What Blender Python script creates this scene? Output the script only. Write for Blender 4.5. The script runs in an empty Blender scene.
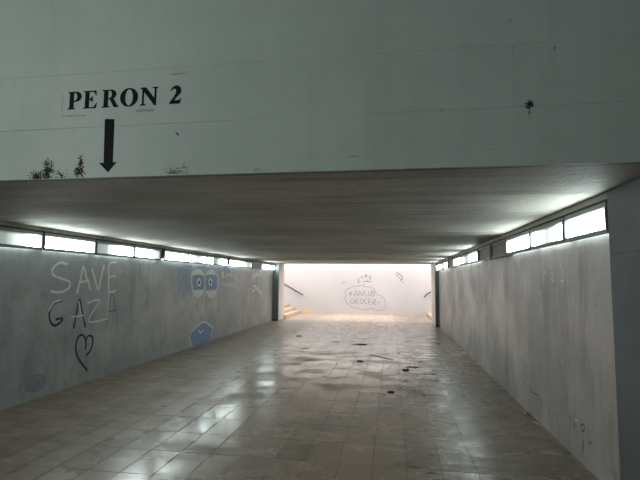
import bpy, bmesh, math, random
from mathutils import Matrix, Vector

# ------------------------------------------------------------------ camera, sky, exposure
scene = bpy.context.scene
COL = scene.collection
cam_data = bpy.data.cameras.new('camera')
cam_data.sensor_width = 36.0
cam_data.lens = 25.59
cam_data.clip_start = 0.02
cam = bpy.data.objects.new('camera', cam_data)
COL.objects.link(cam)
cam.matrix_world = Matrix(((0.987769, 0.005234, 0.155835, 0.0),
                           (0.155682, -0.088652, -0.983821, 0.0),
                           (0.008666, 0.996049, -0.088383, 1.63),
                           (0, 0, 0, 1)))
scene.camera = cam

SKY_STRENGTH = 4.3
LAMP = 26.0
world = bpy.data.worlds.new('overcast_sky')
scene.world = world
world.use_nodes = True
bg = world.node_tree.nodes['Background']
bg.inputs['Color'].default_value = (1.0, 0.965, 0.93, 1)
bg.inputs['Strength'].default_value = SKY_STRENGTH


def portal(name, loc, rot, sx, sy):
    l = bpy.data.lights.new(name, 'AREA')
    l.shape = 'RECTANGLE'
    l.size, l.size_y = sx, sy
    l.cycles.is_portal = True
    o = bpy.data.objects.new(name, l)
    o.location = loc
    o.rotation_euler = rot
    COL.objects.link(o)
    return o


portal('sky_portal_stairwell', (-1.5, 20.65, 3.65), (0, 0, 0), 16.0, 3.3)
portal("sky_portal_flank", (-5.65, -1.8, 2.72), (0, -math.pi / 2, 0), 3.05, 2.4)
portal("sky_portal_entrance", (-4.5, -3.05, 2.72), (-math.pi / 2, 0, 0), 2.2, 3.05)

vs = scene.view_settings
vs.view_transform = 'Standard'
vs.look = 'None'
vs.gamma = 1.0
vs.use_curve_mapping = False
vs.exposure = 0.0

# ------------------------------------------------------------------ dimensions (metres)
XL, XR = -4.77, 1.69          # tunnel side walls
YH, YE, YF = 2.80, 19.0, 22.3  # header face, tunnel end, far wall
ZC = 2.32                     # tunnel ceiling
rnd = random.Random(7)

# metric outlines of the painted marks: (along the wall, height)
MARKS = {
 'save': [[(6.109,1.837),(5.952,1.853),(5.825,1.773),(5.818,1.683),(5.971,1.631),(6.17,1.576),(6.162,1.481),(5.988,1.424),(5.801,1.445)],[(6.35,1.393),(6.409,1.604),(6.462,1.809),(6.556,1.634),(6.672,1.438)],[(6.379,1.558),(6.622,1.605)],[(6.672,1.785),(6.771,1.605),(6.86,1.452),(6.921,1.668),(6.985,1.856)],[(7.34,1.921),(7.128,1.874),(7.126,1.638),(7.166,1.402),(7.357,1.43)],[(7.125,1.657),(7.315,1.678)]],
 'gaza_dark': [[(6.044,1.298),(5.896,1.272),(5.804,1.156),(5.829,1.023),(5.922,0.952),(6.038,0.995),(6.065,1.041),(5.929,1.041)],[(6.318,0.869),(6.366,1.091),(6.417,1.305),(6.504,1.081),(6.593,0.853)]],
 'gaza_white': [[(6.02,1.309),(5.88,1.283),(5.789,1.167)],[(6.254,1.048),(6.524,1.056)],[(6.393,1.283),(6.469,1.083)],[(6.597,1.239),(6.904,1.267),(6.648,0.953),(7.13,0.949)],[(7.153,1.44),(7.142,1.194),(7.131,0.937)]],
 'gaza_thin': [[(7.136,0.88),(7.231,1.381),(7.437,0.853)],[(7.152,1.067),(7.363,1.086)]],
 'heart': [[(6.693,0.176),(6.475,0.387),(6.394,0.551),(6.408,0.69),(6.487,0.755),(6.587,0.708),(6.625,0.576),(6.612,0.52)],[(6.61,0.653),(6.676,0.721),(6.771,0.686),(6.788,0.583),(6.733,0.473),(6.638,0.417)]],
 'smudge': [[(5.417,0.236),(5.458,0.333),(5.618,0.34),(5.792,0.28),(5.843,0.168),(5.753,0.086),(5.573,0.094),(5.449,0.152)]],
 'iris': [[(10.456,1.723),(11.048,1.741),(11.115,1.374),(10.506,1.375)],[(11.207,1.727),(11.944,1.747),(12.049,1.358),(11.262,1.361)]],
 'lids': [[(10.319,1.697),(10.38,1.802),(10.682,1.896),(10.987,1.856),(11.14,1.737),(10.945,1.739),(10.718,1.757),(10.479,1.723)],[(11.181,1.726),(11.333,1.853),(11.667,1.889),(11.973,1.758),(11.706,1.766),(11.423,1.757)],[(10.437,1.362),(11.103,1.359),(11.034,1.244),(10.739,1.166),(10.541,1.233)],[(11.211,1.325),(11.975,1.336),(11.925,1.207),(11.725,1.135),(11.439,1.178)]],
 'face_white': [[(11.124,1.774),(11.193,1.56),(11.157,1.347)],[(11.972,1.776),(12.126,1.558),(12.005,1.341)],[(11.171,1.336),(11.155,1.029),(11.023,0.721)],[(10.387,1.712),(10.377,1.537),(10.461,1.361)],[(10.338,0.283),(10.441,0.123),(10.541,0.021)],[(11.8,0.331),(11.69,0.096)],[(10.445,0.368),(11.166,0.542),(11.8,0.331)],[(10.9,0.36),(11.005,0.297),(11.13,0.336)],[(10.957,0.271),(11.08,0.32)]],
 'pupil_white': [[(10.921,1.556),(10.913,1.51),(10.884,1.474),(10.84,1.455),(10.79,1.455),(10.744,1.476),(10.711,1.512),(10.696,1.556),(10.704,1.601),(10.732,1.637),(10.775,1.657),(10.825,1.657),(10.872,1.637),(10.906,1.601)],[(11.663,1.565),(11.654,1.521),(11.621,1.487),(11.571,1.468),(11.514,1.469),(11.463,1.488),(11.425,1.523),(11.41,1.565),(11.419,1.608),(11.451,1.642),(11.5,1.662),(11.556,1.662),(11.609,1.643),(11.647,1.608)]],
 'pupil_dark': [[(10.858,1.551),(10.855,1.526),(10.843,1.506),(10.823,1.495),(10.801,1.495),(10.78,1.506),(10.765,1.526),(10.758,1.551),(10.761,1.576),(10.773,1.595),(10.793,1.606),(10.815,1.606),(10.836,1.595),(10.851,1.576)],[(11.592,1.559),(11.588,1.538),(11.574,1.521),(11.552,1.511),(11.527,1.511),(11.504,1.521),(11.487,1.538),(11.48,1.56),(11.483,1.581),(11.498,1.598),(11.519,1.608),(11.544,1.608),(11.568,1.598),(11.585,1.581)]],
 'pent': [[(10.491,0.373),(11.167,0.531),(11.771,0.334),(11.636,0.065),(11.21,-0.03),(10.565,0.018),(10.433,0.222)]],
 'blue': [[(10.37,1.922),(10.055,1.781),(9.826,1.563),(9.745,1.282)],[(10.204,1.71),(10.043,1.515),(9.935,1.253)],[(10.291,1.612),(10.138,1.416),(10.006,1.154)],[(9.681,1.845),(9.991,1.901),(10.323,1.936)],[(9.639,1.727),(9.89,1.826),(10.271,1.87)],[(9.618,1.61),(9.741,1.729),(9.998,1.814)],[(11.274,1.906),(11.488,2.0),(11.744,2.026),(12.081,1.951)],[(11.325,1.951),(11.598,2.048),(11.97,2.005)],[(12.465,1.914),(12.728,1.969),(13.01,1.915)],[(12.406,1.829),(12.7,1.883),(13.051,1.841)],[(12.577,1.737),(12.696,1.497)],[(11.023,0.721),(11.061,0.562)],[(10.63,1.003),(10.732,0.936)],[(12.114,0.698),(12.23,0.793)],[(10.68,1.921),(10.927,1.971),(11.165,1.925)],[(12.226,1.267),(12.221,0.921)]],
 'tag1': [[(12.344,1.793),(12.505,1.819),(12.383,1.705),(12.579,1.713)],[(12.679,1.714),(12.74,1.811),(12.849,1.727)],[(12.937,1.716),(12.947,1.815),(13.132,1.718),(13.142,1.818)],[(13.271,1.807),(13.241,1.719),(13.407,1.72),(13.44,1.785)],[(13.499,1.747),(13.581,1.671),(13.471,1.619)],[(12.402,1.451),(12.525,1.545),(12.599,1.449)],[(12.692,1.545),(12.733,1.448),(12.904,1.458)],[(13.002,1.544),(12.974,1.445),(13.152,1.444),(13.182,1.531)],[(13.292,1.518),(13.262,1.43),(13.448,1.428),(13.557,1.491)],[(13.523,1.427),(13.642,1.374)]],
 'tag2': [[(15.236,1.565),(15.336,1.84),(15.494,1.681),(15.58,1.858)],[(15.641,1.712),(15.778,1.921),(15.945,1.744)],[(15.686,1.786),(15.889,1.803)],[(16.249,1.961),(16.092,1.897),(16.204,1.823),(16.049,1.76)],[(15.32,1.392),(15.663,1.403),(15.476,1.245),(15.28,1.278)],[(15.725,1.24),(15.818,1.356),(15.983,1.219)],[(16.079,1.338),(16.089,1.202),(16.362,1.135)]],
 'cloud': [[(-2.257,1.043),(-2.19,1.194),(-2.039,1.263),(-1.922,1.331),(-1.67,1.367),(-1.461,1.386),(-1.253,1.338),(-1.045,1.324),(-0.871,1.226),(-0.789,1.128),(-0.715,0.964),(-0.526,0.917),(-0.387,0.779),(-0.346,0.656),(-0.306,0.526),(-0.347,0.394),(-0.405,0.278),(-0.635,0.2),(-0.824,0.254),(-1.005,0.292),(-1.212,0.231),(-1.419,0.227),(-1.602,0.306),(-1.835,0.302),(-1.986,0.399),(-2.129,0.504),(-2.239,0.627),(-2.273,0.793),(-2.223,0.919),(-2.257,1.043)]],
 'cloudtext': [[(-2.089,1.062),(-1.887,0.94)],[(-2.105,0.937),(-1.887,1.065)],[(-1.988,1.113),(-1.988,0.88)],[(-1.82,0.866),(-1.787,1.049),(-1.72,1.15),(-1.67,1.051),(-1.628,0.869)],[(-1.803,0.966),(-1.636,0.968)],[(-1.578,0.869),(-1.561,1.135),(-1.419,0.888),(-1.394,1.17)],[(-1.311,1.171),(-1.294,0.906),(-1.17,0.925)],[(-1.137,1.14),(-1.12,0.942),(-1.029,0.927),(-1.004,1.159)],[(-0.946,1.159),(-0.955,0.895),(-0.839,0.946),(-0.888,1.028),(-0.83,1.094),(-0.946,1.159)],[(-1.82,0.75),(-1.97,0.714),(-2.02,0.597),(-1.936,0.516),(-1.819,0.551),(-1.819,0.633),(-1.886,0.632)],[(-1.744,0.767),(-1.736,0.502)],[(-1.602,0.769),(-1.727,0.635),(-1.585,0.488)],[(-1.502,0.754),(-1.536,0.605),(-1.436,0.524),(-1.369,0.657),(-1.452,0.755),(-1.502,0.754)],[(-1.187,0.759),(-1.303,0.691),(-1.303,0.575),(-1.187,0.511)],[(-0.988,0.762),(-1.12,0.743),(-1.104,0.513),(-0.972,0.515)],[(-1.104,0.628),(-1.005,0.63)],[(-0.906,0.483),(-0.905,0.73),(-0.79,0.715),(-0.806,0.616),(-0.905,0.598),(-0.774,0.452)],[(-0.708,0.601),(-0.576,0.571)]],
 'fartag': [[(-1.612,1.484),(-1.62,1.684),(-1.57,1.735)],[(-1.62,1.584),(-1.52,1.619)],[(-1.503,1.769),(-1.453,1.836),(-1.42,1.736)],[(-1.319,1.77),(-1.253,1.938),(-1.219,1.771)],[(-1.269,1.837),(-1.169,1.871)],[(-1.12,1.772),(-1.053,1.872),(-1.02,1.739),(-1.103,1.705)],[(-1.42,1.569),(-1.186,1.605),(-0.987,1.573)],[(-1.203,1.705),(-1.186,1.572)],[(-1.353,1.47),(-1.336,1.404)]],
 'fartag2': [[(0.167,1.93),(0.266,2.047),(0.331,1.948),(0.216,1.881)],[(0.232,1.848),(0.38,1.965),(0.444,1.866)],[(0.281,1.75),(0.477,1.883),(0.509,1.784),(0.378,1.685)],[(0.361,1.635),(0.541,1.752)],[(0.443,1.619),(0.572,1.555)]],
 'farblue': [[(-2.462,1.493),(-2.361,1.561),(-2.276,1.528),(-2.158,1.563)],[(-2.428,1.543),(-2.31,1.511)]],
 'scratch': [[(6.511,0.631),(6.441,0.511),(6.317,0.434)],[(6.349,0.62),(6.286,0.485)],[(6.173,0.363),(6.037,0.288),(5.832,0.303),(5.681,0.236)],[(7.397,0.357),(7.267,0.253),(7.211,0.138)],[(4.847,0.343),(4.806,0.32)],[(4.765,0.305),(4.734,0.261)],[(4.54,0.22),(4.55,0.128)],[(4.421,0.247),(4.374,0.248)]],
 'ring': [[(4.509,0.341),(4.514,0.326),(4.526,0.312),(4.542,0.301),(4.56,0.295),(4.575,0.296),(4.585,0.304),(4.588,0.316),(4.582,0.331),(4.57,0.346),(4.554,0.357),(4.536,0.362),(4.521,0.361),(4.511,0.353),(4.509,0.341)]],
 'chips': [[(6.249,0.354),(6.187,0.353)],[(4.718,0.353),(4.663,0.356)]],
 'loops': [[(5.675,1.541),(5.592,1.503),(5.668,1.485)],[(5.503,1.653),(5.422,1.76),(5.358,1.709)],[(5.203,1.725),(5.149,1.645),(5.252,1.671)],[(4.95,1.826),(4.867,1.72),(4.856,1.652),(4.95,1.645)]],
}



# ------------------------------------------------------------------ material helpers
class NT:
    def __init__(self, name):
        self.m = bpy.data.materials.new(name)
        self.m.use_nodes = True
        self.t = self.m.node_tree
        self.b = self.t.nodes['Principled BSDF']

    def n(self, typ, **kw):
        nd = self.t.nodes.new(typ)
        for k, v in kw.items():
            setattr(nd, k, v)
        return nd

    def link(self, a, b):
        self.t.links.new(a, b)

    def put(self, inp, v):
        if hasattr(v, 'is_output') or isinstance(v, bpy.types.NodeSocket):
            self.link(v, inp)
        else:
            inp.default_value = v

    def pos(self):
        return self.n('ShaderNodeNewGeometry').outputs['Position']

    def scaled(self, vec, s):
        nd = self.n('ShaderNodeVectorMath', operation='MULTIPLY')
        self.link(vec, nd.inputs[0])
        nd.inputs[1].default_value = s
        return nd.outputs[0]

    def noise(self, vec, scale, detail=6, rough=0.6, lo=None, hi=None, dist=0.0):
        nd = self.n('ShaderNodeTexNoise')
        self.link(vec, nd.inputs['Vector'])
        nd.inputs['Scale'].default_value = scale
        nd.inputs['Detail'].default_value = detail
        nd.inputs['Roughness'].default_value = rough
        nd.inputs['Distortion'].default_value = dist
        f = nd.outputs[0]
        return f if lo is None else self.rng(f, lo, hi)

    def rng(self, v, lo, hi, a=0.0, b=1.0, smooth=True):
        nd = self.n('ShaderNodeMapRange')
        if smooth:
            nd.interpolation_type = 'SMOOTHSTEP'
        self.put(nd.inputs[0], v)
        for i, x in zip((1, 2, 3, 4), (lo, hi, a, b)):
            nd.inputs[i].default_value = x
        return nd.outputs[0]

    def math(self, op, a, b=0.0):
        nd = self.n('ShaderNodeMath', operation=op)
        self.put(nd.inputs[0], a)
        self.put(nd.inputs[1], b)
        return nd.outputs[0]

    def mix(self, fac, a, b, mode='MIX'):
        nd = self.n('ShaderNodeMix', data_type='RGBA', blend_type=mode)
        self.put(nd.inputs[0], fac)
        for i, c in ((6, a), (7, b)):
            self.put(nd.inputs[i], c if isinstance(c, bpy.types.NodeSocket) else (*c, 1) if len(c) == 3 else c)
        return nd.outputs[2]

    def sep(self, vec):
        nd = self.n('ShaderNodeSeparateXYZ')
        self.link(vec, nd.inputs[0])
        return nd.outputs

    def bump(self, h, strength, dist=0.01):
        nd = self.n('ShaderNodeBump')
        nd.inputs['Strength'].default_value = strength
        nd.inputs['Distance'].default_value = dist
        self.link(h, nd.inputs['Height'])
        self.link(nd.outputs[0], self.b.inputs['Normal'])

    def out(self, col, rough, metal=0.0):
        self.put(self.b.inputs['Base Color'], col if isinstance(col, bpy.types.NodeSocket) else (*col, 1))
        self.put(self.b.inputs['Roughness'], rough)
        self.b.inputs['Metallic'].default_value = metal
        return self.m


def simple(name, col, rough=0.6, metal=0.0, var=0.25, scale=9.0):
    t = NT(name)
    if max(col) < 0.12:
        t.b.inputs['Specular IOR Level'].default_value = 0.06
    p = t.pos()
    f = t.noise(p, scale, 5, 0.6, 0.3, 0.75)
    dark = tuple(c * (1 - var) for c in col)
    return t.out(t.mix(f, dark, col), rough, metal)


def plaster(name, light, dark, stain, streak=0.5, spots=0.0, rough=0.55, streak_scale=(3.0, 3.0, 0.25),
            bump=0.12, stain_amt=0.6, big=0.7):
    """painted concrete: cloudy tone, streaks along one direction, fine grain, small pits"""
    t = NT(name)
    p = t.pos()
    cloud = t.noise(p, big, 9, 0.68, 0.36, 0.64)
    col = t.mix(cloud, dark, light)
    st = t.noise(t.scaled(p, streak_scale), 2.4, 8, 0.7, 0.44, 0.68)
    gate = t.noise(p, 0.6, 4, 0.55, 0.34, 0.60)
    col = t.mix(t.math('MULTIPLY', t.math('MULTIPLY', st, gate), streak), col, stain)
    bl = t.noise(p, 4.0, 10, 0.75, 0.50, 0.70)
    col = t.mix(t.math('MULTIPLY', bl, stain_amt * 0.5), col, stain)
    grain = t.noise(p, 70.0, 3, 0.6)
    col = t.mix(0.22, col, t.mix(t.rng(grain, 0.3, 0.7), dark, light))
    if spots:
        pit = t.noise(p, 26.0, 2, 0.5, 0.70, 0.76)
        col = t.mix(t.math('MULTIPLY', pit, spots), col, tuple(c * 0.35 for c in stain))
    t.bump(t.math('ADD', t.noise(p, 18.0, 6, 0.65), t.math('MULTIPLY', grain, 0.3)), bump, 0.02)
    return t.out(col, t.rng(cloud, 0, 1, rough + 0.08, rough - 0.08))


def floor_material():
    t = NT('terrazzo_tile')
    p = t.pos()
    s = t.sep(p)
    # one tone per tile
    ix = t.math('FLOOR', t.math('DIVIDE', t.math('ADD', s[0], 0.18 + 30.0), 0.30))
    iy = t.math('FLOOR', t.math('DIVIDE', t.math('ADD', s[1], 52.5 - 4.215), 0.525))
    cv = t.n('ShaderNodeCombineXYZ')
    t.link(ix, cv.inputs[0]); t.link(iy, cv.inputs[1])
    wn = t.n('ShaderNodeTexWhiteNoise', noise_dimensions='2D')
    t.link(cv.outputs[0], wn.inputs['Vector'])
    tone = wn.outputs['Value']
    col = t.mix(tone, (0.385, 0.302, 0.238), (0.455, 0.365, 0.292))
    col = t.mix(t.math('MULTIPLY', t.rng(tone, 0.92, 0.95), 0.55), col, (0.22, 0.185, 0.15))
    col = t.mix(t.math('MULTIPLY', t.rng(tone, 0.04, 0.02), 0.6), col, (0.55, 0.52, 0.45))
    col = t.mix(t.rng(s[1], 18.2, 19.2), col, (0.62, 0.475, 0.365))  # landing paler and warmer: sunlight and its bounce put into the tile colour
    speck = t.noise(p, 120.0, 2, 0.5, 0.40, 0.62)
    col = t.mix(t.math('MULTIPLY', speck, 0.25), col, (0.20, 0.19, 0.165))
    # grime: beside both walls, and in drifting patches
    wob = t.math('MULTIPLY', t.math('SUBTRACT', t.noise(p, 1.1, 8, 0.7), 0.5), 0.9)
    xr = t.math('ADD', s[0], wob)
    right = t.rng(xr, 0.05, 0.55)
    left = t.rng(xr, -2.2, -3.4)
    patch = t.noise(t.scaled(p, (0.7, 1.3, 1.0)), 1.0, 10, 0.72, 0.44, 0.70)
    walked = t.noise(t.scaled(p, (0.8, 2.2, 1.0)), 2.6, 10, 0.75, 0.30, 0.72)
    side = t.math('MAXIMUM', right, t.math('MULTIPLY', left, 0.75))
    grime = t.math('MULTIPLY', side, t.rng(walked, 0, 1, 1.0, 0.6))
    grime = t.math('MAXIMUM', grime, t.math('MULTIPLY', patch, t.rng(s[1], 8.0, 13.0, 0.75, 0.2)))  # patches thinned towards the far end to brighten the floor there
    col = t.mix(t.math('MULTIPLY', grime, 0.85), col, t.mix(walked, (0.10, 0.088, 0.066), (0.21, 0.185, 0.14)))
    smear = t.noise(t.scaled(p, (1.2, 3.0, 1.0)), 3.0, 10, 0.78, 0.46, 0.62)
    zone = t.math('MULTIPLY', t.rng(xr, -0.35, 0.35), t.rng(xr, 1.35, 0.8))
    col = t.mix(t.math('MULTIPLY', t.math('MULTIPLY', smear, zone), 0.9), col, (0.062, 0.058, 0.05))
    # pale lime crust in a line near the right wall
    band = t.math('MULTIPLY', t.rng(xr, 0.25, 0.5), t.rng(xr, 1.0, 0.6))
    lime = t.math('MULTIPLY', band, t.noise(t.scaled(p, (1.2, 2.4, 1.0)), 6.0, 10, 0.78, 0.50, 0.62))
    col = t.mix(t.math('MULTIPLY', lime, 0.9), col, (0.66, 0.61, 0.51))
    base_r = t.rng(t.noise(p, 2.0, 6, 0.65), 0.35, 0.7, 0.14, 0.28)
    dull = t.math('MINIMUM', t.math('SUBTRACT', grime, t.math('MULTIPLY', right, 0.55)), 1.0)
    rough = t.math('ADD', base_r, t.math('MULTIPLY', dull, 0.40))
    h = t.noise(p, 9.0, 7, 0.7)
    t.bump(h, 0.035, 0.02)
    t.link(t.rng(dull, 0.0, 1.0, 1.0, 0.25, smooth=False), t.b.inputs['Specular IOR Level'])
    return t.out(col, rough)


def lamp_material(name, stops, strength):
    """backlit diffuser: stops give brightness along its length (0..1 of the pane)"""
    t = NT(name)
    g = t.n('ShaderNodeTexCoord').outputs['Generated']
    s = t.sep(g)
    r = t.n('ShaderNodeValToRGB')
    el = r.color_ramp.elements
    while len(el) < len(stops):
        el.new(0.5)
    for e, (a, v) in zip(el, stops):
        e.position = a
        e.color = (v, v, v, 1)
    t.link(s[1], r.inputs[0])
    tube = t.rng(s[2], 1.0, 0.78, 0.03, 1.0)
    cells = t.n('ShaderNodeTexWave', wave_type='BANDS', bands_direction='Y')
    t.link(t.n('ShaderNodeTexCoord').outputs['Object'], cells.inputs[0])
    cells.inputs['Scale'].default_value = 14.0
    e = t.math('MULTIPLY', t.math('MULTIPLY', r.outputs[0], tube), strength)
    e = t.math('MULTIPLY', e, t.rng(cells.outputs[1], 0, 1, 0.85, 1.0))
    t.b.inputs['Emission Color'].default_value = (0.86, 1.0, 0.98, 1)
    t.link(e, t.b.inputs['Emission Strength'])
    t.m.cycles.emission_sampling = 'FRONT'
    return t.out((0.62, 0.66, 0.62), 0.35)


M = {
    'header': plaster('painted_header', (0.44, 0.57, 0.535), (0.385, 0.50, 0.47), (0.32, 0.41, 0.385), 0.4, 0.0, 0.60,
                      bump=0.05, stain_amt=0.25),
    'wall_l': plaster('painted_concrete_left', (0.45, 0.475, 0.48), (0.32, 0.338, 0.345), (0.175, 0.172, 0.158), 0.6, 0.7, 0.40, (1.5, 1.5, 0.35),
                      bump=0.25, stain_amt=1.1, big=1.1),
    'wall_r': plaster('painted_concrete_right', (0.54, 0.52, 0.50), (0.36, 0.352, 0.345), (0.19, 0.178, 0.162), 0.8, 0.6, 0.38, (1.8, 1.8, 0.35),
                      bump=0.2, stain_amt=1.0, big=1.0),
    'column': plaster('painted_column', (0.115, 0.14, 0.158), (0.098, 0.12, 0.136), (0.08, 0.095, 0.106), 0.3, 0.0, 0.5, bump=0.05,
                      stain_amt=0.2),
    'ceiling': plaster('board_marked_ceiling', (0.46, 0.44, 0.385), (0.28, 0.268, 0.238), (0.125, 0.118, 0.102), 0.9, 0.5, 0.75,
                       streak_scale=(0.16, 2.2, 1.0), bump=0.6, stain_amt=0.9, big=0.5),
    'far': None,
    'grout': simple('dark_grout', (0.13, 0.12, 0.10), 0.8),
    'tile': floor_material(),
    'stone': simple('warm_stone_step', (0.66, 0.50, 0.38), 0.6, var=0.35, scale=6),
    'steel': simple('blue_green_steel', (0.17, 0.215, 0.215), 0.38, 0.0, 0.3, 4),
    'steel_r': simple('blue_grey_steel', (0.14, 0.165, 0.18), 0.38, 0.0, 0.3, 4),
    'pale': plaster('pale_pillar_concrete', (0.62, 0.58, 0.54), (0.52, 0.49, 0.46), (0.40, 0.37, 0.34), 0.4, 0.0, 0.6),
    'rail': simple('grey_aluminium', (0.24, 0.255, 0.245), 0.45, 0.3, 0.3, 12),
    'dark': simple('dark_metal_and_shade', (0.07, 0.07, 0.066), 0.6, 0.0, 0.3, 12),
    'plate': simple('dull_cover_sheet', (0.20, 0.205, 0.195), 0.45, 0.2, 0.45, 7),
    'plate_rust': simple('rust_speckled_sheet', (0.30, 0.27, 0.22), 0.5, 0.1, 0.6, 22),
    'handrail': simple('dark_blue_handrail_paint', (0.03, 0.05, 0.10), 0.35, 0.2),
    'ink': simple('black_stencil_paint', (0.012, 0.015, 0.018), 0.55, var=0.3),
    'ink_soft': simple('mould_black', (0.055, 0.055, 0.05), 0.8, var=0.4, scale=60),
    'joint': simple('joint_filler', (0.22, 0.25, 0.235), 0.9),
    'chalk': simple('white_marker_paint', (0.92, 0.94, 0.93), 0.6, var=0.2, scale=30),
    'chalk_dim': simple('thin_white_marker_paint', (0.84, 0.87, 0.86), 0.6, var=0.25, scale=30),
    'green': simple('dark_green_marker_paint', (0.03, 0.115, 0.105), 0.5, var=0.4, scale=30),
    'blue': simple('blue_spray_paint', (0.26, 0.40, 0.64), 0.55, var=0.35, scale=14),
    'blue_thin': simple('thin_blue_spray_paint', (0.30, 0.41, 0.60), 0.55, var=0.3, scale=14),
    'blue_grey': simple('faded_blue_paint', (0.32, 0.355, 0.41), 0.5, var=0.25, scale=14),
    'grey_mark': simple('grey_marker_paint', (0.22, 0.22, 0.23), 0.6, var=0.3, scale=30),
    'scratch': simple('dark_scratch', (0.10, 0.10, 0.10), 0.7, var=0.4, scale=30),
    'debris': simple('black_leaf_litter', (0.030, 0.027, 0.023), 0.75, var=0.5, scale=40),
    'scuff_dark': simple('header_scuff_dark', (0.33, 0.40, 0.375), 0.7),
    'scuff_pale': simple('header_scuff_pale', (0.50, 0.60, 0.575), 0.6),
    'pane_edge': simple('diffuser_edge', (0.55, 0.6, 0.57), 0.4),
    'hall_blocker': simple('light_blocker_grey', (0.22, 0.23, 0.22), 0.8),  # dark tone of the added hall, limits light on the header
}


def far_wall_material():
    t = NT('two_tone_far_wall')
    p = t.pos()
    s = t.sep(p)
    wob = t.math('ADD', s[2], t.math('MULTIPLY', t.noise(p, 3.0, 4), 0.02))
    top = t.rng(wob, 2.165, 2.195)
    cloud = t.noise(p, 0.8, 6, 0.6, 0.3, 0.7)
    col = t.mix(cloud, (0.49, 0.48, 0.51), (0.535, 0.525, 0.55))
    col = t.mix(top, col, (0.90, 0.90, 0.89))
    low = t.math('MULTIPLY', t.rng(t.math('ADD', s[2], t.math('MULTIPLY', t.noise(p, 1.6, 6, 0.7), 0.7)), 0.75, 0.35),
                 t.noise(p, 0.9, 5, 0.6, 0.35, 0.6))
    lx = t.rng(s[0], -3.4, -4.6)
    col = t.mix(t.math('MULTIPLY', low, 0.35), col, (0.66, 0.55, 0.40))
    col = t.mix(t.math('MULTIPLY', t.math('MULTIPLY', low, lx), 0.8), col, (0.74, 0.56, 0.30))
    t.bump(t.noise(p, 20, 5), 0.05, 0.02)
    return t.out(col, 0.6)


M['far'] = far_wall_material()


# ------------------------------------------------------------------ geometry helpers
def bm_box(bm, x0, x1, y0, y1, z0, z1):
    v = [bm.verts.new(c) for c in ((x0, y0, z0), (x1, y0, z0), (x1, y1, z0), (x0, y1, z0),
                                   (x0, y0, z1), (x1, y0, z1), (x1, y1, z1), (x0, y1, z1))]
    for f in ((3, 2, 1, 0), (4, 5, 6, 7), (0, 1, 5, 4), (1, 2, 6, 5), (2, 3, 7, 6), (3, 0, 4, 7)):
        bm.faces.new([v[i] for i in f])


def mesh_of(name, bm, mat, bevel=0.0):
    if bevel:
        bmesh.ops.bevel(bm, geom=bm.edges[:], offset=bevel, segments=1, affect='EDGES', clamp_overlap=True)
    bmesh.ops.recalc_face_normals(bm, faces=bm.faces[:])
    me = bpy.data.meshes.new(name)
    bm.to_mesh(me)
    bm.free()
    me.materials.append(mat)
    return me


def link(name, me, parent=None, loc=(0, 0, 0)):
    o = bpy.data.objects.new(name, me)
    COL.objects.link(o)
    o.location = loc
    if parent is not None:
        o.parent = parent
    return o


def boxes(name, mat, bl, parent=None, bevel=0.0, loc=(0, 0, 0)):
    bm = bmesh.new()
    for b in bl:
        bm_box(bm, *b)
    return link(name, mesh_of(name, bm, mat, bevel), parent, loc)


def struct(o, label=None):
    o['kind'] = 'structure'
    if label:
        o['label'] = label
    return o


def tag(o, label, cat, group=None):
    o['label'] = label
    o['category'] = cat
    if group:
        o['group'] = group
    return o


def empty(name, loc, rz=0.0):
    o = bpy.data.objects.new(name, None)
    o.empty_display_size = 0.1
    COL.objects.link(o)
    o.location = loc
    o.rotation_euler = (0, 0, rz)
    return o


def tube(bm, pts, r, n=10):
    rings = []
    for i, p in enumerate(pts):
        p = Vector(p)
        a = Vector(pts[max(i - 1, 0)])
        b = Vector(pts[min(i + 1, len(pts) - 1)])
        d = (b - a).normalized()
        u = d.orthogonal().normalized() if abs(d.z) > 0.98 else d.cross(Vector((0, 0, 1))).normalized()
        w = d.cross(u)
        rings.append([bm.verts.new(p + r * (math.cos(2 * math.pi * k / n) * u + math.sin(2 * math.pi * k / n) * w))
                      for k in range(n)])
    for i in range(len(rings) - 1):
        for k in range(n):
            bm.faces.new((rings[i][k], rings[i][(k + 1) % n], rings[i + 1][(k + 1) % n], rings[i + 1][k]))
    bm.faces.new(rings[0][::-1])
    bm.faces.new(rings[-1])


# planes on which paint lies: (u, v, off) -> world
def on_left(u, v, d):
    return (XL + d, u, v)


def on_right(u, v, d):
    return (XR - d, u, v)


def on_far(u, v, d):
    return (u, YF - d, v)


def on_head(u, v, d):
    return (u, YH - d, v)


def smooth(pl, n=5):
    if len(pl) < 3:
        return pl
    out = []
    for i in range(len(pl) - 1):
        p0, p1, p2, p3 = pl[max(i - 1, 0)], pl[i], pl[i + 1], pl[min(i + 2, len(pl) - 1)]
        for k in range(n):
            t = k / n
            out.append(tuple(0.5 * (2 * b + (c - a) * t + (2 * a - 5 * b + 4 * c - d) * t * t + (3 * b - a - 3 * c + d) * t ** 3)
                             for a, b, c, d in zip(p0, p1, p2, p3)))
    out.append(pl[-1])
    return out


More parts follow.
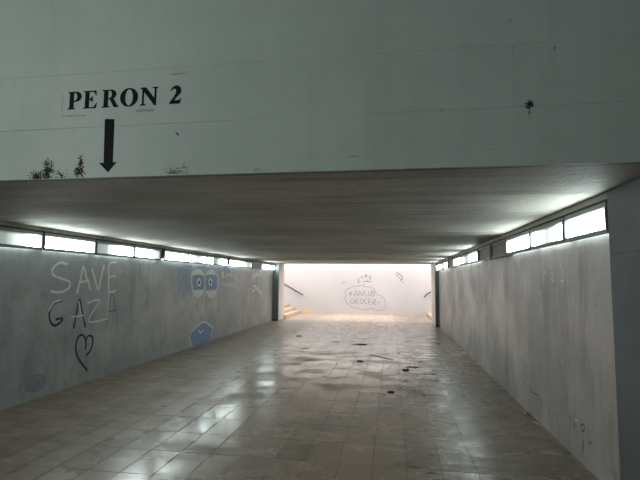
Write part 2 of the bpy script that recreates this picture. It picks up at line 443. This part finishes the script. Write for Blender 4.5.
def strokes(name, key, w, mat, plane, parent, label=None, sm=True, off=0.0012):
    """marker or spray strokes: flat ribbons of paint lying on the wall"""
    bm = bmesh.new()
    for si, pl in enumerate(MARKS[key]):
        pts = smooth(pl) if sm else pl
        d = off + 0.00015 * si
        row = []
        for i, p in enumerate(pts):
            a, b = pts[max(i - 1, 0)], pts[min(i + 1, len(pts) - 1)]
            dx, dy = b[0] - a[0], b[1] - a[1]
            ln = math.hypot(dx, dy) or 1.0
            ww = w * 0.5 * rnd.uniform(0.8, 1.15)
            nx, ny = -dy / ln * ww, dx / ln * ww
            row.append((bm.verts.new(plane(p[0] + nx, p[1] + ny, d)), bm.verts.new(plane(p[0] - nx, p[1] - ny, d))))
        for a, b in zip(row, row[1:]):
            bm.faces.new((a[0], a[1], b[1], b[0]))
    o = link(name, mesh_of(name, bm, mat), parent)
    if label:
        o['label'] = label
    return o


def fills(name, polys, mat, plane, parent, label=None, off=0.001):
    bm = bmesh.new()
    for si, pl in enumerate(polys):
        d = off + 0.0001 * si
        c = bm.verts.new(plane(sum(p[0] for p in pl) / len(pl), sum(p[1] for p in pl) / len(pl), d))
        vs_ = [bm.verts.new(plane(p[0], p[1], d)) for p in pl]
        for i in range(len(vs_)):
            bm.faces.new((c, vs_[i], vs_[(i + 1) % len(vs_)]))
    o = link(name, mesh_of(name, bm, mat), parent)
    if label:
        o['label'] = label
    return o


def outline(name, loops, mat, matrix, parent, label=None, thick=0.001):
    """closed outlines with holes, filled flat (lettering)"""
    cu = bpy.data.curves.new(name, 'CURVE')
    cu.dimensions = '2D'
    cu.fill_mode = 'BOTH'
    cu.extrude = thick * 0.5
    for lp in loops:
        sp = cu.splines.new('POLY')
        sp.points.add(len(lp) - 1)
        for q, p in zip(sp.points, lp):
            q.co = (p[0], p[1], 0, 1)
        sp.use_cyclic_u = True
    tmp = bpy.data.objects.new(name, cu)
    COL.objects.link(tmp)
    me = bpy.data.meshes.new_from_object(tmp.evaluated_get(bpy.context.evaluated_depsgraph_get()))
    bpy.data.objects.remove(tmp)
    bpy.data.curves.remove(cu)
    me.name = name
    me.transform(matrix)
    me.materials.clear()
    me.materials.append(mat)
    o = link(name, me, parent)
    if label:
        o['label'] = label
    return o


def arc(cx, cy, rx, ry, a0, a1, n=14):
    return [(cx + rx * math.cos(math.radians(a0 + (a1 - a0) * i / n)), cy + ry * math.sin(math.radians(a0 + (a1 - a0) * i / n)))
            for i in range(n + 1)]


# bold serif stencil letters, height 1
GLYPH = {
    'P': (0.84, [[(0, 0), (.46, 0), (.46, .05), (.36, .08), (.36, .42)] + arc(.48, .71, .34, .29, -90, 90) +
                 [(0, 1), (0, .95), (.10, .92), (.10, .08), (0, .05)],
                 arc(.42, .71, .13, .21, -90, 90) + [(.36, .92), (.36, .50)]]),
    'E': (0.84, [[(0, 0), (.78, 0), (.84, .30), (.79, .30), (.68, .12), (.58, .07), (.36, .07), (.36, .48), (.44, .47), (.52, .36),
                  (.57, .36), (.57, .68), (.52, .68), (.45, .57), (.36, .56), (.36, .93), (.56, .93), (.66, .88), (.74, .72), (.79, .72),
                  (.77, 1), (0, 1), (0, .95), (.10, .92), (.10, .08), (0, .05)]]),
    'R': (0.98, [[(0, 0), (.46, 0), (.46, .05), (.36, .08), (.36, .46), (.44, .46), (.70, 0), (.98, 0), (.98, .05), (.90, .08),
                  (.68, .48)] + arc(.50, .73, .32, .27, -55, 90) +
                 [(0, 1), (0, .95), (.10, .92), (.10, .08), (0, .05)],
                 arc(.43, .73, .13, .20, -90, 90) + [(.36, .93), (.36, .53)]]),
    'O': (1.00, [arc(.5, .5, .5, .52, 0, 360, 36)[:-1], arc(.5, .5, .21, .44, 0, 360, 36)[:-1]]),
    'N': (1.00, [[(0, 0), (.34, 0), (.34, .05), (.22, .09), (.22, .74), (.80, -.02), (.90, -.02), (.90, .91), (1.0, .95), (1.0, 1),
                  (.68, 1), (.68, .95), (.79, .91), (.79, .40), (.32, 1), (0, 1), (0, .95), (.11, .89), (.11, .09), (0, .05)]]),
    '2': (0.66, [[(0, 0), (.58, 0), (.66, .30), (.61, .30), (.54, .20), (.26, .20), (.52, .48)] + arc(.36, .72, .28, .28, -30, 150, 16) +
                 [(.02, .70), (.09, .72), (.18, .82), (.30, .83), (.36, .74), (.34, .58), (.20, .34), (0, .08)]]),
    '1': (0.50, [[(.06, 0), (.46, 0), (.46, .05), (.38, .08), (.38, 1), (.30, 1), (.02, .86), (.04, .82), (.14, .84), (.14, .08), (.06, .05)]]),
}


def letter(ch, x0, x1, z0, z1, y, mat, parent, tilt=0.0):
    w, loops = GLYPH[ch]
    mtx = Matrix(((1, 0, 0, x0), (0, 0, -1, y), (0, 1, 0, z0), (0, 0, 0, 1))) @ Matrix.Rotation(tilt, 4, 'Z') @ \
        Matrix.Diagonal(((x1 - x0) / w, z1 - z0, 1, 1))
    return outline('letter', loops, mat, mtx, parent)


def speckle(name, spots, mat, plane, parent, label=None):
    """clusters of small mould flecks: (u, v, radius_u, radius_v, count, fleck size)"""
    bm = bmesh.new()
    k = 0
    for (u, v, ru, rv, n, s) in spots:
        for i in range(n):
            a = rnd.uniform(0, 2 * math.pi)
            r = rnd.random() ** 0.8
            cu_, cv_ = u + ru * r * math.cos(a), v + rv * r * math.sin(a)
            if plane is on_head and cv_ < ZC + 0.006:
                continue
            q = s * rnd.uniform(0.35, 1.0) * (1.2 - 0.7 * r)
            k += 1
            ring = [bm.verts.new(plane(cu_ + q * rnd.uniform(.6, 1.2) * math.cos(t * math.pi / 3),
                                       cv_ + q * rnd.uniform(.6, 1.2) * math.sin(t * math.pi / 3), 0.0011 + 0.00001 * (k % 40)))
                    for t in range(6)]
            bm.faces.new(ring)
    o = link(name, mesh_of(name, bm, mat), parent)
    if label:
        o['label'] = label
    return o


# ------------------------------------------------------------------ the setting
wall_left = struct(boxes('wall_left', M['wall_l'], [(XL - 0.3, XL, YH + 0.03, YE, -0.05, ZC + 0.02)]),
                   'long grey painted concrete wall left of the passage')
wall_right = struct(boxes('wall_right', M['wall_r'], [(XR, XR + 0.3, 3.70, YE, -0.05, ZC + 0.02)]),
                    'long grey streaked concrete wall right of the passage')
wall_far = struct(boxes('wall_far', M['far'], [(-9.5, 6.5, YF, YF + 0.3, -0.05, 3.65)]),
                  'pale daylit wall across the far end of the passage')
ceiling = struct(boxes('ceiling', M['ceiling'], [(XL - 0.3, XR + 0.9, YH + 0.03, YE, ZC, ZC + 0.3)]),
                 'low stained concrete ceiling of the passage')

# shallow concrete haunch where the ceiling meets each wall, above the lights
struct(boxes('trim_1', M['ceiling'], [(XL, XL + 0.074, YH + 0.36, 17.97, 2.268, ZC)], bevel=0.004), 'concrete haunch along the left wall under the ceiling')
struct(boxes('trim_2', M['ceiling'], [(XR - 0.074, XR, 3.705, 17.11, 2.268, ZC)], bevel=0.004), 'concrete haunch along the right wall under the ceiling')

# header over the entrance: cast panels with fine joints
wall_front = struct(boxes('wall_front', M['joint'], [(-5.6, 2.6, YH + 0.012, YH + 0.35, ZC + 0.012, 4.25)]),
                    'pale green painted header wall above the passage mouth')
JZ1, JZ2 = 2.679, 3.071
GAP = 0.0006
courses = [(ZC, JZ1, (-5.6, -3.2, 2.6)),
           (JZ1, JZ2, (-5.6, 0.735, 2.6)),
           (JZ2, 4.25, (-5.6, -3.2, 2.6))]
for z0, z1, xs in courses:
    for a, b in zip(xs, xs[1:]):
        boxes('wall_panel', M['header'], [(a + GAP, b - GAP, YH, YH + 0.05, z0 + (GAP if z0 > ZC else 0), z1 - GAP)], wall_front,
              bevel=0.0012)

# unseen hall added round the camera, its opening shaped to light the header
struct(boxes('wall_back_added', M['hall_blocker'], [(-3.4, 2.6, -3.3, -3.0, -0.05, 4.25), (-5.6, -3.4, -3.3, -3.0, -0.05, 1.2)]),
       'unseen back wall added to dim the header, with an opening')
struct(boxes('wall_side_added', M['hall_blocker'], [(2.6, 2.9, -3.3, YH + 0.35, -0.05, 4.25)]), 'unseen right wall added to dim the header')
struct(boxes('wall_flank_added', M['hall_blocker'], [(-5.9, -5.6, -0.6, YH + 0.35, -0.05, 4.25), (-5.9, -5.6, -3.3, -0.6, -0.05, 1.2)]), 'unseen left wall added to dim the header')
struct(boxes('roof_added', M['hall_blocker'], [(-5.9, 2.9, -3.3, YH + 0.35, 4.25, 4.45)]), 'unseen cover added overhead to dim the header')
struct(boxes('wall_jamb', M['header'], [(-5.6, XL - 0.3, YH + 0.06, YH + 0.35, -0.05, ZC)]), 'painted jamb left of the passage mouth')

# right-hand return at the mouth of the passage, two lifts of concrete
wall_return = struct(boxes('wall_return', M['column'], [(1.622, 2.6, YH + 0.06, 3.698, -0.05, ZC)]),
                     'smooth dark blue grey wall return at the right mouth of the passage')
for z0, z1 in ((-0.05, 1.845), (1.8475, ZC)):
    boxes('wall_panel', M['column'], [(1.612, 2.55, YH + 0.05, 3.70, z0, z1)], wall_return, bevel=0.001)

# far cross passage
struct(boxes('wall_landing_left', M['pale'], [(-9.5, XL - 0.3, YE - 0.3, YE, -0.05, 3.65)]), 'wall beside the far left stairs')
struct(boxes('wall_landing_right', M['pale'], [(XR + 0.3, 6.5, YE - 0.3, YE, -0.05, 3.65)]), 'wall beside the far right stairs')
struct(boxes('wall_landing_top', M['pale'], [(XL - 0.3, XR + 0.3, YE - 0.3, YE, ZC + 0.3, 3.65)]), 'wall above the far end of the ceiling')


def pillar(name, x0, x1, y0, y1, mats, label, side):
    r = empty(name, ((x0 + x1) / 2, y0, 0))
    cx = (x0 + x1) / 2
    boxes('body', M['pale'], [(x0 - cx, x1 - cx, 0.03, y1 - y0, 0, ZC)], r, 0.004)
    boxes('steel_cladding', mats, [(x0 - cx, x1 - cx + 0.0, 0.0, 0.028, 0.0, ZC - 0.02)], r, 0.003)
    # folded edge of the cladding and a foot plate
    ex = (x1 - cx) if side > 0 else (x0 - cx)
    boxes('cladding_edge', mats, [(min(ex, ex + side * 0.006), max(ex, ex + side * 0.006), -0.004, 0.07, 0, ZC - 0.02)], r)
    boxes('foot_plate', M['dark'], [(x0 - cx, x1 - cx, -0.012, 0.0, 0.0, 0.06)], r)
    return tag(r, label, 'pillar')


pillar('pillar', XL, -4.53, 17.98, YE, M['steel'], 'blue green steel clad pillar ending the left wall beside the stairs', 1)
pillar('pillar', 1.56, XR, 17.12, YE, M['steel_r'], 'dark blue grey clad pillar ending the right wall', -1)

# ------------------------------------------------------------------ floor: bed and single tiles
TW, TL = 0.30, 0.525
X0, Y0 = -0.18, 4.215
floor = struct(boxes('floor', M['grout'], [(-9.5, 6.5, -3.3, YF, -0.12, -0.004)]), 'beige terrazzo tiled floor of the passage')
JT = 0.004


def tile_mesh(w, l):
    bm = bmesh.new()
    bm_box(bm, -w / 2, w / 2, -l / 2, l / 2, -0.02, 0.0)
    top = [e for e in bm.edges if all(v.co.z > -0.001 for v in e.verts)]
    bmesh.ops.bevel(bm, geom=top, offset=0.0025, segments=1, affect='EDGES')
    return mesh_of('tile', bm, M['tile'])


full = tile_mesh(TW - JT, TL - JT)
cm = cam.matrix_world.inverted()
cells = []
for j in range(-14, 36):
    ya, yb = Y0 + j * TL, Y0 + (j + 1) * TL
    if yb > YF:
        yb = YF
    if yb - ya < 0.03:
        continue
    lo, hi = (XL, XR) if ya < YE - 0.3 else (-4.47, 1.62)
    if yb < YH:
        lo, hi = -5.6, 2.6
    for i in range(-19, 10):
        xa, xb = max(X0 + i * TW, lo), min(X0 + (i + 1) * TW, hi)
        if xb - xa < 0.02:
            continue
        c = cm @ Vector(((xa + xb) / 2, (ya + yb) / 2, 0))
        if c.z < -0.5:
            px = 320 + 455 * c.x / -c.z
            py = 240 - 455 * c.y / -c.z
            seen = 0 <= px < 640 and py < 486
        else:
            seen = False
        whole = (xb - xa) > TW - 0.01 and (yb - ya) > TL - 0.01
        cells.append((not (seen and whole), -c.z if c.z < 0 else 99, xa, xb, ya, yb))
cells.sort()
rest = bmesh.new()
for k, (bad, dist, xa, xb, ya, yb) in enumerate(cells):
    dz = rnd.uniform(-0.0006, 0.0006)
    if not bad and k < 300:
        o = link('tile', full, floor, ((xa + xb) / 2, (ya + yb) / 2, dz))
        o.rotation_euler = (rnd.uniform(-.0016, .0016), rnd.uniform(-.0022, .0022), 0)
    else:
        h = JT / 2
        v = [rest.verts.new(q) for q in ((xa + h, ya + h, dz + rnd.uniform(-.0003, .0003)), (xb - h, ya + h, dz + rnd.uniform(-.0003, .0003)),
                                         (xb - h, yb - h, dz), (xa + h, yb - h, dz))]
        w_ = [rest.verts.new((q.co.x, q.co.y, -0.01)) for q in v]
        rest.faces.new(v)
        for a in range(4):
            rest.faces.new((v[a], w_[a], w_[(a + 1) % 4], v[(a + 1) % 4]))
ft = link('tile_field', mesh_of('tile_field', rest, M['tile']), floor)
ft['kind'] = 'stuff'


# ------------------------------------------------------------------ far stairs and handrails
def stairs(name, x0, sgn, n, label):
    r = empty(name, (x0, (YE + YF) / 2, 0))
    half = (YF - YE) / 2 - 0.005
    bm = bmesh.new()
    bm_box(bm, 0, 0.33, -half, half, 0, 0.152)
    me = mesh_of('step', bm, M['stone'], 0.008)
    for i in range(n):
        # each step is a solid block resting on the one below
        s = link('step', me, r, (sgn * 0.30 * i if sgn > 0 else -0.30 * i - 0.33, 0, 0.155 * i))
        if i:
            bb = bmesh.new()
            a, b = sorted((sgn * (0.30 * i + 0.03), sgn * (0.30 * i + 0.33)))
            bm_box(bb, a, b, -half, half, 0, 0.155 * i - 0.002)
            link('step_base', mesh_of('step_base', bb, M['stone']), r)
    return tag(r, label, 'stairs')


stairs('staircase', -4.47, -1, 11, 'warm stone steps rising to the left behind the steel pillar')
stairs('staircase', 1.64, 1, 8, 'stone steps rising to the right at the far wall')


def handrail(name, pts, brackets, label):
    r = empty(name, pts[0])
    o = Vector(pts[0])
    bm = bmesh.new()
    tube(bm, [Vector(p) - o for p in pts], 0.024)
    link('rail', mesh_of('rail', bm, M['handrail']), r)
    for b in brackets:
        bm = bmesh.new()
        q = Vector(b) - o
        tube(bm, [q, q + Vector((0, 0, -0.07)), q + Vector((0, 0.09, -0.085))], 0.014, 8)
        link('bracket', mesh_of('bracket', bm, M['handrail']), r)
    return tag(r, label, 'handrail')


yr = YF - 0.09
handrail('handrail', [(-4.33, yr, 0.90), (-4.42, yr, 0.945), (-4.62, yr, 1.06), (-5.35, yr, 1.46), (-6.6, yr, 2.12)],
         [(-4.72, yr, 1.115), (-5.9, yr, 1.75)], 'dark blue handrail on the far wall above the left steps')
handrail('handrail', [(1.50, yr, 0.88), (1.58, yr, 0.97), (1.70, yr, 1.07), (1.95, yr, 1.20), (3.2, yr, 1.84)],
         [(1.90, yr, 1.175), (2.9, yr, 1.68)], 'short dark handrail on the far wall above the right steps')

# ------------------------------------------------------------------ light fixtures along both walls
FULL = [(0.0, 0.9), (0.05, 1.0), (0.95, 1.0), (1.0, 0.9)]
LM = {
    'full': lamp_material('lit_diffuser', FULL, LAMP),
    'right_end': lamp_material('diffuser_lit_at_far_end', [(0.0, 0.004), (0.45, 0.01), (0.72, 0.06), (0.9, 1.0)], LAMP),
    'right_part': lamp_material('diffuser_lit_past_rust', [(0.0, 0.006), (0.28, 0.015), (0.48, 0.2), (0.65, 1.0)], LAMP),
    'left_part': lamp_material('diffuser_lit_at_near_end', [(0.0, 1.0), (0.62, 1.0), (0.80, 0.05), (1.0, 0.012)], LAMP),
    'smudge': lamp_material('diffuser_with_dark_smudge', [(0.0, 1.0), (0.30, 0.15), (0.52, 0.018), (0.75, 0.10), (0.95, 0.9)], LAMP),
    'dim': lamp_material('dim_diffuser', [(0.0, 0.3), (0.4, 0.03), (0.7, 0.012), (1.0, 0.05)], LAMP),
    'smudge_r': lamp_material('diffuser_with_dark_smudge_reversed', [(0.0, 1.0), (0.25, 0.15), (0.5, 0.022), (0.72, 0.10), (0.95, 1.0)], LAMP),
}
tube_mat = NT('bare_light_tube')
tube_mat.b.inputs['Emission Color'].default_value = (0.86, 1.0, 0.98, 1)
tube_mat.b.inputs['Emission Strength'].default_value = LAMP * 0.35
tube_mat.m.cycles.emission_sampling = 'NONE'
tube_mat.out((0.8, 0.8, 0.8), 0.4)


def fixture(side, ya, yb, kind, label, group, gap_tube=True):
    ln = yb - ya
    wallx = XL if side > 0 else XR
    r = empty('light_fixture', (wallx, (ya + yb) / 2, 2.0), 0.0 if side > 0 else math.pi)
    h = ln / 2
    # local x points away from the wall, z from 2.0
    boxes('frame', M['rail'], [(0.052, 0.082, -h, h, 0.208, 0.246), (0.055, 0.082, -h, h, 0.006, 0.042),
                               (0.050, 0.086, -h, -h + 0.020, 0.042, 0.208), (0.050, 0.086, h - 0.020, h, 0.042, 0.208)], r, 0.002)
    boxes('housing_gap_shade', M['dark'], [(0.002, 0.074, -h, h, 0.248, 0.266), (0.002, 0.010, -h, h, 0.06, 0.240)], r)  # dark top strip paints the shadow line above the rail; second box is backplate
    if kind in LM:
        df = boxes('diffuser', LM[kind], [(0.058, 0.066, -h + 0.014, h - 0.014, 0.042, 0.208)], r)
        df.data.materials.append(M['pane_edge'])        # only the face of the pane shines
        for pf in df.data.polygons:
            pf.material_index = 0 if pf.normal.x > 0.9 else 1
    else:
        boxes('cover_plate', M[kind], [(0.058, 0.066, -h + 0.014, h - 0.014, 0.042, 0.208)], r, 0.002)
    if kind in LM and gap_tube:
        bm = bmesh.new()
        tube(bm, [(0.030, -h + 0.05, 0.046), (0.030, h - 0.05, 0.046)], 0.013, 8)
        link('light_tube', mesh_of('light_tube', bm, tube_mat.m), r)
    return tag(r, label, 'light', group)


ORD = ['first', 'second', 'third', 'fourth', 'fifth', 'sixth', 'seventh', 'eighth', 'ninth', 'tenth', 'eleventh', 'twelfth', 'thirteenth']
DESC = {'full': 'evenly lit light panel', 'right_end': 'light panel lit only at its far end', 'right_part': 'rusty light panel lit in its far half',
        'left_part': 'light panel dim at its far end', 'smudge': 'lit light panel with a dark smudge', 'smudge_r': 'lit light panel with a dark smudge',
        'dim': 'dim light panel', 'plate': 'unlit grey light panel'}
left_units = [(4.42, 5.50, 'right_end'), (5.53, 6.62, 'full'), (6.65, 7.73, 'right_part'), (7.75, 8.72, 'left_part'), (8.88, 9.99, 'full'),
              (10.01, 11.07, 'smudge'), (11.09, 11.56, 'full'), (11.58, 12.56, 'right_part'), (12.72, 13.92, 'full'), (13.94, 14.94, 'dim'),
              (14.98, 16.09, 'plate'), (16.12, 17.24, 'full'), (17.26, 17.95, 'full')]
for i, (a, b, k) in enumerate(left_units):
    fixture(1, a, b, k, '%s on left wall, %s from the camera' % (DESC[k], ORD[i]), 'light panels along the left wall')
right_units = [(3.72, 4.57, 'full'), (4.60, 5.64, 'smudge_r'), (5.67, 6.79, 'full'), (6.81, 7.78, 'plate'), (7.88, 8.90, 'plate'),
               (9.02, 10.13, 'full'), (10.15, 11.09, 'dim'), (11.12, 12.50, 'full'), (12.53, 13.62, 'plate'), (13.75, 14.80, 'full'),
               (14.82, 15.86, 'dim'), (15.88, 16.48, 'full'), (16.50, 17.09, 'full')]
for i, (a, b, k) in enumerate(right_units):
    fixture(-1, a, b, k, '%s on right wall, %s from the camera' % (DESC[k], ORD[i]), 'light panels along the right wall')

# ------------------------------------------------------------------ lettering and arrow on the header
for ch, a, b in (('P', -2.256, -2.147), ('E', -2.135, -2.028), ('R', -1.992, -1.863), ('O', -1.855, -1.720), ('N', -1.705, -1.572),
                 ('2', -1.488, -1.402)):
    letter(ch, a, b, 2.814, 2.942, YH - 0.0012, M['ink'], wall_front)
outline('arrow', [[(-1.962, 2.732), (-1.889, 2.729), (-1.886, 2.424), (-1.856, 2.426), (-1.918, 2.354), (-1.990, 2.424), (-1.955, 2.422)]],
        M['ink'], Matrix(((1, 0, 0, 0), (0, 0, -1, YH - 0.0012), (0, 1, 0, 0), (0, 0, 0, 1))), wall_front, 'black arrow pointing down')
speckle('mould_stain', [(-2.46, 2.33, 0.08, 0.06, 200, .009), (-2.38, 2.37, 0.055, 0.10, 260, .009), (-2.27, 2.345, 0.06, 0.05, 90, .007)],
        M['ink_soft'], on_head, wall_front, 'cluster of black mould specks above the ceiling edge')
speckle('mould_stain', [(-2.135, 2.36, 0.05, 0.06, 170, .009), (-2.13, 2.43, 0.026, 0.07, 80, .008)], M['ink_soft'], on_head, wall_front)
speckle('mould_stain', [(-1.43, 2.345, 0.11, 0.045, 110, .006), (-1.36, 2.37, 0.05, 0.05, 22, .005)], M['ink_soft'], on_head, wall_front)
speckle('mould_stain', [(-0.86, 2.34, 0.05, 0.02, 14, .005), (-0.6, 2.33, 0.05, 0.012, 14, .005)], M['ink_soft'], on_head, wall_front)
speckle('mould_stain', [(0.815, 2.69, 0.026, 0.03, 70, .008), (0.815, 2.655, 0.010, 0.055, 26, .005), (0.81, 2.70, 0.05, 0.05, 26, .003)],
        M['ink_soft'], on_head, wall_front, 'black mould spot with drips below')
speckle('mould_stain', [(0.72, 3.215, 0.02, 0.022, 16, .004), (0.97, 3.03, 0.008, 0.010, 10, .004), (0.31, 2.68, 0.018, 0.014, 12, .004)],
        M['ink_soft'], on_head, wall_front)
fills('paint_chip', [[(-1.440, 2.612), (-1.428, 2.616), (-1.421, 2.606), (-1.408, 2.606), (-1.413, 2.598), (-1.420, 2.588), (-1.425, 2.602)]],
      M['ink'], on_head, wall_front)

for k, (a, b, z, h, dark) in enumerate(((-1.49, -1.355, 3.022, .012, 1), (-1.73, -1.60, 2.775, .018, 1), (-2.30, -2.11, 2.765, .012, 1),
                                        (-0.42, -0.20, 2.40, .02, 0), (-0.33, -0.26, 2.455, .018, 0), (0.98, 1.16, 2.45, .018, 0),
                                        (1.02, 1.13, 2.50, .014, 0), (0.55, 0.66, 2.42, .014, 0))):
    n = 9
    up = [(a + (b - a) * i / n, z + h * rnd.uniform(0.2, 1.0)) for i in range(n + 1)]
    dn = [(a + (b - a) * i / n, z - h * rnd.uniform(0.1, 0.6)) for i in range(n, -1, -1)]
    fills('scuff_mark', [up + dn], M['scuff_dark' if dark else 'scuff_pale'], on_head, wall_front, off=0.0008)
fills('scuff_mark', [[(-2.302, 2.80), (-2.296, 2.80), (-2.293, 2.87), (-2.296, 2.93), (-2.302, 2.93), (-2.300, 2.87)]], M['scuff_dark'], on_head,
      wall_front, off=0.0008)

# ------------------------------------------------------------------ graffiti, left wall
strokes('graffiti_word', 'save', 0.036, M['chalk_dim'], on_left, wall_left, 'white marker word SAVE')
gz = strokes('graffiti_word', 'gaza_dark', 0.036, M['green'], on_left, wall_left, 'green and white marker word GAZA')
strokes('white_stroke', 'gaza_white', 0.024, M['chalk_dim'], on_left, gz, off=0.003)
strokes('thin_stroke', 'gaza_thin', 0.012, M['scratch'], on_left, gz, off=0.0035)
strokes('graffiti_heart', 'heart', 0.038, M['green'], on_left, wall_left, 'dark green hand drawn heart')
fills('faded_patch', MARKS['smudge'], M['blue_grey'], on_left, wall_left)
face = strokes('graffiti_face', 'blue', 0.085, M['blue_thin'], on_left, wall_left, 'blue and white sprayed face with two large eyes')
fills('iris', MARKS['iris'], M['blue'], on_left, face, off=0.0036)
fills('eyelid', MARKS['lids'], M['chalk_dim'], on_left, face, off=0.0042)
strokes('white_outline', 'face_white', 0.042, M['chalk_dim'], on_left, face, off=0.0048)
fills('pupil', MARKS['pupil_white'], M['chalk'], on_left, face, off=0.0062)
fills('pupil_centre', MARKS['pupil_dark'], M['ink'], on_left, face, off=0.0070)
fills('chin', MARKS['pent'], M['blue'], on_left, face, off=0.0036)
strokes('graffiti_tag', 'tag1', 0.045, M['chalk'], on_left, wall_left, 'white scrawled tag beside the painted face', off=0.004)
strokes('graffiti_tag', 'tag2', 0.06, M['chalk'], on_left, wall_left, 'white scrawled tag near the pillar')

# ------------------------------------------------------------------ marks on the right wall and the far wall
strokes('scratch', 'scratch', 0.012, M['scratch'], on_right, wall_right)
strokes('ring_mark', 'ring', 0.012, M['scratch'], on_right, wall_right)
strokes('paint_chip', 'chips', 0.014, M['chalk'], on_right, wall_right)
strokes('graffiti_loops', 'loops', 0.010, M['chalk_dim'], on_right, wall_right, 'faint pale looped scrawl')
cl = strokes('graffiti_cloud', 'cloud', 0.022, M['grey_mark'], on_far, wall_far, 'grey cloud outline around two lines of lettering')
strokes('lettering', 'cloudtext', 0.024, M['grey_mark'], on_far, cl)
strokes('graffiti_tag', 'fartag', 0.032, M['grey_mark'], on_far, wall_far, 'grey scrawl above the cloud drawing')
strokes('graffiti_tag', 'fartag2', 0.032, M['grey_mark'], on_far, wall_far, 'slanting grey scrawl right of the cloud drawing')
strokes('graffiti_tag', 'farblue', 0.030, M['blue_thin'], on_far, wall_far)
xx = -2.06
for ch, w in zip('PERON1', (.085, .085, .10, .105, .10, .06)):
    if ch == '1':
        xx += 0.06
    letter(ch, xx, xx + w, 2.245, 2.345, YF - 0.0015, M['scratch'], wall_far)
    xx += w + 0.022


# ------------------------------------------------------------------ litter on the floor
def scrap(x, y, lx, ly, rot, label, group=None, name='leaf_scrap', hgt=0.008):
    bm = bmesh.new()
    n = 11
    ring = []
    for i in range(n):
        a = 2 * math.pi * i / n
        q = rnd.uniform(0.55, 1.1)
        ring.append((lx * 0.5 * q * math.cos(a), ly * 0.5 * q * math.sin(a)))
    base = [bm.verts.new((p[0], p[1], 0.0)) for p in ring]
    mid = [bm.verts.new((p[0] * 0.6, p[1] * 0.6, hgt * rnd.uniform(0.5, 1.1))) for p in ring]
    top = bm.verts.new((0, 0, hgt * 0.7))
    bm.faces.new(base[::-1])
    for i in range(n):
        k = (i + 1) % n
        bm.faces.new((base[i], base[k], mid[k], mid[i]))
        bm.faces.new((mid[i], mid[k], top))
    o = link(name, mesh_of(name, bm, M['debris']), None, (x, y, 0.0005))
    o.rotation_euler = (0, 0, rot)
    return tag(o, label, 'litter', group)


def stick(pts, r, label):
    bm = bmesh.new()
    c = Vector(pts[0])
    tube(bm, [Vector(p) - c for p in pts], r, 7)
    return tag(link('stick', mesh_of('stick', bm, M['debris']), None, c), label, 'stick')


scrap(0.24, 8.66, 0.16, 0.22, 0.3, 'largest black leaf clump on the floor, right of the passage middle', hgt=0.022)
scrap(-0.02, 6.93, 0.12, 0.12, 1.0, 'nearest black leaf scrap on the pale tiles', hgt=0.018)
scrap(-0.64, 9.43, 0.20, 0.26, 0.2, 'black leaf scrap lying alone on mid floor tiles', hgt=0.012)
scrap(0.38, 8.98, 0.32, 0.12, -0.2, 'long flat black scrap just behind the largest clump', hgt=0.012)
scrap(-0.80, 11.88, 0.50, 0.28, 0.0, 'long dark litter heap below the cloud drawing', hgt=0.014)
scrap(-1.50, 12.23, 0.34, 0.16, 0.1, 'dark litter strip left of the long heap', hgt=0.008)
scrap(-2.72, 13.25, 0.22, 0.30, 0.2, 'dark curled scrap nearest the left pillar', hgt=0.02)
scrap(-2.08, 10.94, 0.26, 0.18, 0.0, 'flat dark scrap on the left tiles', hgt=0.006)
stick([(-0.50, 10.30, 0.007), (-0.25, 10.02, 0.008), (0.02, 9.72, 0.007)], 0.006, 'thin dark stick lying on the pale tiles')
for (x, y, s) in ((-0.05, 8.95, .07), (0.21, 7.75, .08), (0.36, 8.02, .08), (0.70, 8.40, .12), (-0.87, 10.27, .07), (-0.76, 12.9, .10),
                  (-1.66, 9.98, .06), (0.10, 8.35, .05), (0.52, 7.5, .05), (0.12, 7.2, .05), (0.30, 7.02, .05), (0.45, 6.85, .06),
                  (-0.12, 6.75, .04), (0.20, 6.7, .04), (0.62, 7.9, .06), (0.55, 9.6, .08), (0.15, 10.6, .07), (-3.05, 14.2, .10),
                  (-1.02, 6.05, .035), (-0.62, 5.55, .03), (-1.55, 5.9, .04), (1.05, 4.75, .03)):
    scrap(x, y, s, s * rnd.uniform(.6, 1.1), rnd.uniform(0, 3), 'small black scrap of dirt on the floor tiles', 'small dirt scraps on the floor',
          'dirt_scrap', 0.006)
bm = bmesh.new()
for i in range(2600):
    a = rnd.gauss(0.38, 0.33)
    b = rnd.choice((rnd.gauss(6.95, 0.35), rnd.gauss(8.4, 1.3), rnd.gauss(7.6, 0.9)))
    if not (-0.6 < a < 1.5 and 5.6 < b < 13):
        continue
    q = rnd.uniform(0.002, 0.009)
    if any((a - u) ** 2 + (b - v) ** 2 < 0.05 for u, v in ((0.24, 8.66), (-0.02, 6.93), (0.38, 8.98), (-0.64, 9.43))):
        continue
    f0 = [bm.verts.new((a + q * math.cos(t * 2.094 + i), b + q * 1.3 * math.sin(t * 2.094 + i), 0.0008)) for t in range(3)]
    tp = bm.verts.new((a, b, 0.0008 + q * 0.4))
    bm.faces.new(f0[::-1])
    for t in range(3):
        bm.faces.new((f0[t], f0[(t + 1) % 3], tp))
g = link('grit', mesh_of('grit', bm, M['debris']))
g['kind'] = 'stuff'
tag(g, 'fine black grit strewn over the floor right of the middle', 'grit')
